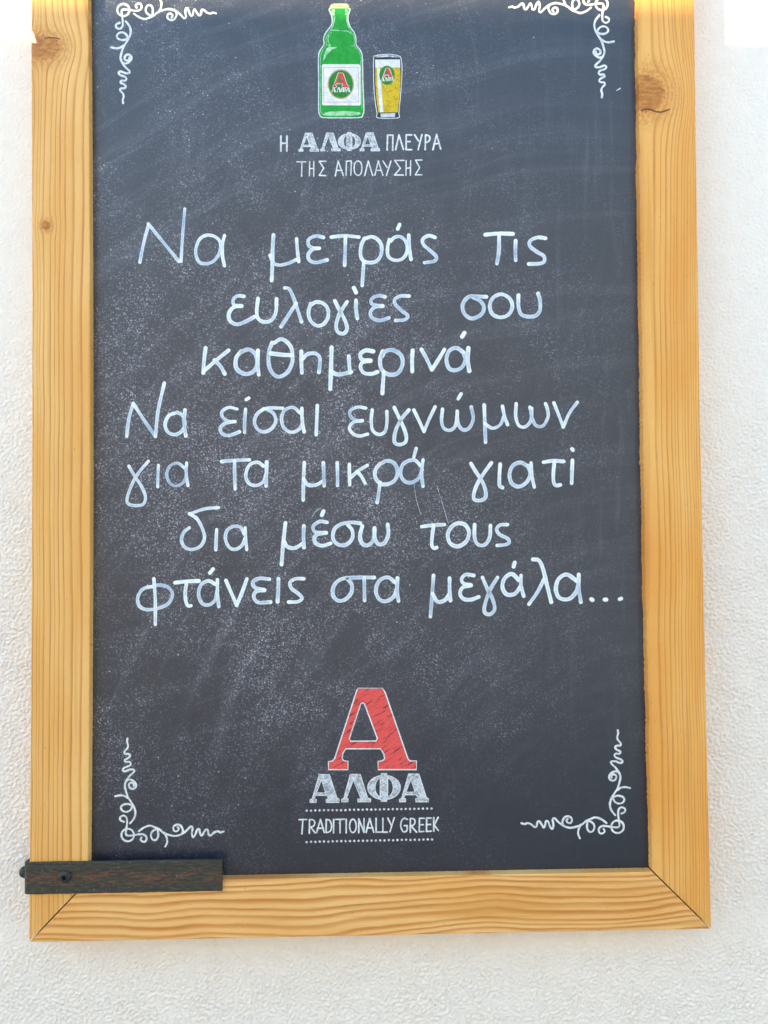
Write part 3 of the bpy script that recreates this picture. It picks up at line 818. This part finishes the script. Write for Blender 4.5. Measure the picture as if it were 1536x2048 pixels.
logo_o = Marks(); logo_f = Marks()
ya = lift(); yb = ya - 0.00002
LA, LAi = I(BIG_A), I(BIG_A_IN)
logo_f.fill([LA, LAi], ya)
logo_o.ribbon(LA + [LA[0], LA[1]], 2.5, yb, ends=False); logo_o.ribbon(LAi + [LAi[0], LAi[1]], 2.5, yb, ends=False)
logo_f.build('red_capital_letter', m_bigred, panel, 'large red printed capital with white edge')
logo_o.build('letter_outline', m_white, panel)
word_marks(I, m_whitefill, m_white, panel, 'printed_name', 'pale printed name under the large red capital')
word_marks(lambda p: J(affine(SRC, (170, 112, 902, 283))(p)), m_whitefill, m_white, panel, 'printed_name', 'pale printed name below the bottle', 1.2)

# narrow lettering
def lettering(tf, strokes, width, name, label, cuts=()):
    """cuts: how many strokes each word of the line has"""
    if cuts:
        k = 0
        for n in cuts: lettering(tf, strokes[k:k + n], width, name, label); k += n
        assert k == len(strokes), (k, len(strokes))
        return
    mk = Marks()
    for k, s_ in enumerate(strokes):
        if s_[0] == 'c': ln = spline(tf(s_[1]), 1.5)
        else:
            p = tf(s_); ln = [p[0]]
            for a, b in zip(p, p[1:]):
                n = max(1, int(math.dist(a, b) / 2))
                ln += [(a[0] + (b[0] - a[0]) * q / n, a[1] + (b[1] - a[1]) * q / n) for q in range(1, n + 1)]
        if s_[0] == 'c': mk.ribbon(ln, width, wob=0.05)
        else:                                  # straight strokes one by one keep their corners
            p = tf(s_)
            for a, b in zip(p, p[1:]): mk.ribbon(spline([a, b], 2.0), width, wob=0.08)
    mk.build(name, m_white, panel, label)
lettering(J, [[(8,145),(8,282)],[(62,145),(62,282)],[(8,210),(62,210)],
 [(968,270),(972,137),(1020,137),(1018,272)],[(1045,268),(1075,135),(1115,265)],[(1190,135),(1140,135),(1140,268),(1190,268)],[(1140,195),(1175,195)],
 [(1215,133),(1252,190)],[(1282,133),(1248,268)],[(1312,268),(1315,135)],('c',[(1315,135),(1345,143),(1355,165),(1345,190),(1318,205)]),
 [(1382,268),(1415,130),(1452,262)],[(1392,215),(1435,212)]], 3.3, 'printed_word', None, (3, 10))
lettering(J, [[(152,378),(235,378)],[(198,378),(195,508)],[(268,375),(266,505)],[(305,375),(305,508)],[(268,438),(305,438)],
 [(415,373),(355,373),(395,435),(355,500),(415,503)],[(500,505),(525,370),(572,503)],[(508,455),(560,455)],[(597,500),(600,372),(645,370),(640,500)],
 ('c',[(705,370),(678,390),(670,435),(678,480),(703,500),(730,485),(740,435),(732,390),(705,370)]),
 [(765,503),(797,370),(838,503)],[(857,500),(888,370),(930,500)],[(868,455),(915,455)],[(930,370),(968,430)],[(1002,370),(962,500)],
 [(1120,365),(1035,365),(1088,435),(1035,497),(1115,497)],[(1140,367),(1138,500)],[(1180,367),(1178,500)],[(1140,435),(1180,433)],
 [(1283,362),(1225,362),(1262,430),(1222,495),(1283,495)]], 2.5, 'printed_word', None, (6, 14))
lettering(I, [[(163,1192),(228,1190)],[(195,1192),(187,1312)],[(250,1308),(252,1192)],('c',[(252,1192),(285,1195),(297,1218),(287,1245),(255,1257)]),[(262,1255),(300,1305)],
 [(312,1302),(345,1190),(378,1302)],[(320,1265),(370,1265)],('c',[(395,1190),(425,1200),(440,1245),(428,1290),(393,1302)]),[(395,1190),(393,1302)],[(458,1190),(457,1305)],
 [(475,1190),(550,1188)],[(513,1190),(512,1305)],[(565,1188),(565,1305)],('c',ell(622,1245,28,57,0,360,12)),[(672,1302),(672,1185),(717,1300),(717,1182)],
 [(735,1300),(765,1182),(800,1300)],[(742,1262),(792,1262)],[(820,1180),(820,1298),(865,1298)],[(878,1180),(878,1298),(915,1298)],
 [(920,1178),(950,1240)],[(975,1175),(938,1295)],('c',[(1088,1190),(1060,1180),(1036,1205),(1031,1250),(1050,1293),(1078,1290),(1086,1265),(1085,1243)]),[(1085,1243),(1062,1243)],
 [(1112,1298),(1112,1182)],('c',[(1112,1182),(1142,1185),(1153,1208),(1142,1235),(1116,1246)]),[(1120,1246),(1165,1298)],
 [(1230,1180),(1190,1180),(1188,1295),(1228,1292)],[(1188,1235),(1222,1235)],[(1290,1178),(1252,1178),(1250,1292),(1290,1290)],[(1250,1235),(1285,1232)],
 [(1312,1175),(1312,1290)],[(1350,1172),(1315,1238),(1352,1285)]], 3.1, 'printed_word', None, (21, 11))
for (xa, ya_, xb, yb_, lab) in ((228, 1115, 1293, 1097, 'white dotted line above the printed words'), (228, 1382, 1298, 1360, 'white dotted line below the printed words')):
    mk = Marks()
    for k in range(30):
        t = k / 29; (p,) = I([(xa + (xb - xa) * t, ya_ + (yb_ - ya_) * t)])
        mk.disc(p[0], p[1] + random.uniform(-.3, .3), 2.35, n=10, rough=0.12)
    mk.build('dotted_line', m_white, panel, lab)

# printed bottle -----------------------------------------------------------
ZL = [0]
def flat(name, mat, parent, loops=None, lines=(), width=1.5, label=None, tf=Hh, closed_smooth=False):
    ZL[0] += 1
    y = Y_BOARD - 0.00005 - 0.000012 * ZL[0]
    mk = Marks()
    if loops: mk.fill([tf(l) for l in loops], y)
    for l in lines: mk.ribbon(spline(tf(l), 1.5), width, y - 0.000004)
    return mk.build(name, mat, parent, label)
bottle_o = [(390,78),(386,120),(400,152),(405,200),(398,240),(365,285),(340,320),(322,370),(327,420),(312,450),(285,492),(273,560),(275,800),(275,1050),(285,1097),(315,1127),(500,1131),(675,1127),(700,1097),(710,1050),(700,800),(695,560),(680,492),(645,445),(634,420),(632,360),(615,310),(580,260),(560,205),(557,152),(568,120),(562,78)]
b_cv = spline(bottle_o + [bottle_o[0]], 12)[:-1]
bottle = flat('printed_bottle', m_green, panel, [b_cv], label='green printed bottle with a round emblem on its label')
bottle['label'] = 'green printed bottle with white label'
flat('bottle_outline', m_white, panel, lines=[bottle_o + [bottle_o[0]]], width=2.1)
inset = [(412,155),(420,205),(414,250),(382,300),(358,340),(345,380),(350,425),(330,460),(305,500),(293,565),(294,800),(294,1045),(302,1082),(330,1108),(500,1112),(660,1108),(682,1082),(690,1045),(682,800),(677,565),(664,500),(632,458),(618,425),(615,365),(598,318),(565,270),(546,210),(545,155)]
flat('bottle_highlight', m_ltgreen, panel, lines=[inset[0:14], inset[17:]], width=1.0)
flat('bottle_cap', m_capc, panel, [[(378,70),(397,40),(420,33),(540,33),(557,42),(570,68),(560,80),(475,72),(392,80)]])
flat('bottle_cap', m_tan, panel, lines=[[(400,58),(475,50),(552,58)], [(395,72),(475,64),(560,72)]], width=0.9)
flat('neck_highlight', m_ltgreen, panel, [[(400,90),(432,92),(428,150),(402,150),(395,120)], [(530,88),(560,92),(558,130),(545,150),(528,140)]])
flat('neck_highlight', m_ltgreen, panel, lines=[[(430,160),(424,210),(404,262),(390,290)],[(385,293),(430,290),(480,294)],[(500,296),(555,300),(592,325)],[(398,312),(370,345),(366,395),(388,438)],[(345,432),(385,440),(365,462)],[(585,440),(622,445),(628,462)],[(610,330),(622,372),(614,430)],[(686,540),(688,620)],[(545,160),(552,215),(570,262)]], width=1.7)
flat('shoulder_highlight', m_ltgreen, panel, [[(352,462),(400,450),(455,455),(400,480),(352,530),(325,575),(318,590),(325,530)]])
flat('base_highlight', m_ltgreen, panel, [spline([(325,1085),(400,1070),(500,1066),(600,1070),(675,1082),(650,1105),(500,1112),(345,1107),(325,1085)], 12)[:-1]])
flat('bottle_label', m_paper, panel, [[(306,628),(316,616),(660,616),(676,628),(680,1000),(670,1013),(318,1011),(308,1000)]])
flat('label_border', m_pinkline, panel, lines=[[(322,648),(655,648)],[(655,648),(660,978)],[(660,978),(325,982)],[(325,982),(322,648)]], width=0.8)
flat('round_emblem', m_tan, panel, [ell(488, 808, 125, 142, 0, 360, 40)[:-1]])
flat('round_emblem', m_dkgreen, panel, [ell(488, 808, 115, 131, 0, 360, 40)[:-1]])
def small_logo(dA, dW, parent):
    fa = affine((413, 70, 1165, 765), dA)
    a_, ai = fa(BIG_A), fa(BIG_A_IN)
    flat('letter_outline', m_white, parent, lines=[], loops=None) if False else None
    ZL[0] += 1; y = Y_BOARD - 0.00005 - 0.000012 * ZL[0]
    e = Marks(); e.ribbon(Hh(a_ + a_[:2]), 1.9, y, ends=False); e.build('letter_outline', m_white, parent)
    flat('red_letter', m_red, parent, [a_, ai])
    ZL[0] += 1; y = Y_BOARD - 0.00005 - 0.000012 * ZL[0]
    w = Marks()
    fw = affine(SRC, dW)
    for loops in WORDGL: w.fill([Hh(fw(l)) for l in loops], y)
    w.build('small_name', m_white, parent)
small_logo((412, 702, 565, 838), (398, 838, 582, 886), panel)

# printed glass
g_o = [(803,562),(815,538),(870,526),(940,521),(1010,528),(1058,545),(1068,575),(1075,650),(1070,800),(1055,980),(1045,1085),(1035,1131),(845,1131),(835,1085),(815,950),(803,780)]
glass = flat('printed_glass', m_dark, panel, [spline(g_o + [g_o[0]], 12)[:-1]], label='yellow printed drinking glass beside the bottle')
flat('glass_outline', m_white, panel, lines=[g_o + [g_o[0]]], width=1.6)
flat('glass_rim', m_whitefill, panel, [[(815,550),(850,535),(940,528),(1020,537),(1055,552),(1010,550),(940,546),(860,550)]])
flat('beer_foam', m_paper, panel, [[(817,572),(1056,570),(1058,650),(818,650)]])
flat('beer', m_beer, panel, [[(819,652),(1057,652),(1062,720),(1058,850),(1045,980),(1036,1078),(848,1080),(830,950),(820,800)]])
flat('glass_highlight', m_paper, panel, [[(835,652),(862,652),(878,850),(897,1076),(866,1077),(845,880)]])
flat('glass_base', m_whitefill, panel, [[(868,1088),(1012,1086),(1006,1124),(872,1125)]])
flat('round_emblem', m_dkgreen, panel, [ell(932, 722, 74, 92, 0, 360, 36)[:-1]])
small_logo((890, 655, 988, 740), (876, 742, 1000, 780), panel)

# ------------------------------------------------------------------ iron strap at the lower left corner
def strap():
    """flat bar bent round the corner: front leg, rounded bend, side leg going back to the wall"""
    th = 0.0032
    y_f = -th - 0.0002
    xl = at(46, 1760, y_f).x
    xr = at(444, 1751, y_f).x
    zt_, zb_ = at(250, 1723, y_f).z, at(250, 1786, y_f).z
    r_o = 0.0045
    path = [(xr, y_f)]
    n = 40
    for k in range(1, n): path.append((xr + (xl + r_o - xr) * k / n, y_f))
    for k in range(0, 7):
        a = math.pi / 2 * k / 6
        path.append((xl + r_o - r_o * math.sin(a), y_f + r_o - r_o * math.cos(a)))
    for k in range(1, 8): path.append((xl, y_f + r_o + (Y_BACK - 0.001 - y_f - r_o) * k / 7))
    inner = []
    for i_, (x, y) in enumerate(path):
        a0 = path[max(0, i_ - 1)]; a1 = path[min(len(path) - 1, i_ + 1)]
        d = Vector((a1[0] - a0[0], a1[1] - a0[1])).normalized()
        nrm = Vector((-d.y, d.x))       # to the inside
        if nrm.x * 1 + nrm.y * 1 < 0: nrm = -nrm
        inner.append((x + nrm.x * th, y + nrm.y * th))
    V, Fc = [], []
    b = 0.0006
    rr = random.Random(5)
    for (xo, yo), (xi, yi) in zip(path, inner):
        dx, dy = (xi - xo) / th, (yi - yo) / th
        e1, e2 = rr.gauss(0, 0.00012), rr.gauss(0, 0.00012)
        sl = slope * (xo - at(250, 1750).x)
        prof = [(0, zb_ + b + e1), (b, zb_ + e1), (th, zb_ + e1), (th, zt_ + e2), (b, zt_ + e2), (0, zt_ - b + e2)]
        for w, z in prof: V.append((xo + dx * w, yo + dy * w, z + sl))
        V.append((xo + dx * 0.00025, yo + dy * 0.00025, (zt_ + zb_) / 2 + 0.004 + sl))
        V.append((xo, yo, (zt_ + zb_) / 2 - 0.004 + sl))
    n = 8; rows = len(path)
    for r in range(rows - 1):
        for k in range(n):
            Fc.append((r * n + k, r * n + (k + 1) % n, (r + 1) * n + (k + 1) % n, (r + 1) * n + k))
    Fc.append(tuple(range(n))); Fc.append(tuple(range((rows - 1) * n, rows * n))[::-1])
    o = mesh_obj('iron_strap', V, Fc, m_iron, board)
    bm = bmesh.new(); bm.from_mesh(o.data); bmesh.ops.recalc_face_normals(bm, faces=bm.faces); bm.to_mesh(o.data); bm.free()
    tag(o, 'flat rusty iron strap bent round the lower left corner')
    return o, y_f, xl
st_o, y_f, st_x = strap()

def bolt(pos, nrm, r, parent, spin):
    """domed carriage bolt with a small square socket"""
    bm = bmesh.new()
    seg = 28
    rings = [(1.0, 0.0), (1.0, 0.12), (0.95, 0.26), (0.82, 0.40), (0.62, 0.50), (0.44, 0.54)]
    vs = []
    for rr_, h in rings:
        vs.append([bm.verts.new((r * rr_ * math.cos(2 * math.pi * k / seg), r * rr_ * math.sin(2 * math.pi * k / seg), r * h)) for k in range(seg)])
    for a, b_ in zip(vs, vs[1:]):
        for k in range(seg): bm.faces.new((a[k], a[(k + 1) % seg], b_[(k + 1) % seg], b_[k]))
    def sq(k, half):       # point of a square at the angle of segment k
        a = 2 * math.pi * k / seg; c, s_ = math.cos(a - spin), math.sin(a - spin)
        m_ = half / max(abs(c), abs(s_)); return (m_ * math.cos(a), m_ * math.sin(a))
    s1 = [bm.verts.new((*sq(k, r * 0.34), r * 0.53)) for k in range(seg)]
    s2 = [bm.verts.new((*sq(k, r * 0.33), r * 0.05)) for k in range(seg)]
    for k in range(seg):
        bm.faces.new((vs[-1][k], vs[-1][(k + 1) % seg], s1[(k + 1) % seg], s1[k]))
        bm.faces.new((s1[k], s1[(k + 1) % seg], s2[(k + 1) % seg], s2[k]))
    bm.faces.new(s2); bm.faces.new(vs[0][::-1])
    me = bpy.data.meshes.new('bolt'); bm.to_mesh(me); bm.free(); me.materials.append(m_bolt)
    o = bpy.data.objects.new('bolt', me); COL.objects.link(o); o.parent = parent
    o.location = Vector(pos) - BASE
    o.rotation_euler = Vector(nrm).to_track_quat('Z', 'Y').to_euler()
    return o
pb = at(131, 1753, y_f)
bolt((pb.x, y_f, pb.z), (0, -1, 0), 0.0062, st_o, 0.6)
ps = at(44, 1754, 0.010)
sb = bolt((st_x, 0.009, pb.z), (-1, 0, 0), 0.0062, st_o, 0.2)
sb.scale = (1, 1, (st_x - at(40.5, 1753, 0.009).x) / (0.0062 * 0.54))
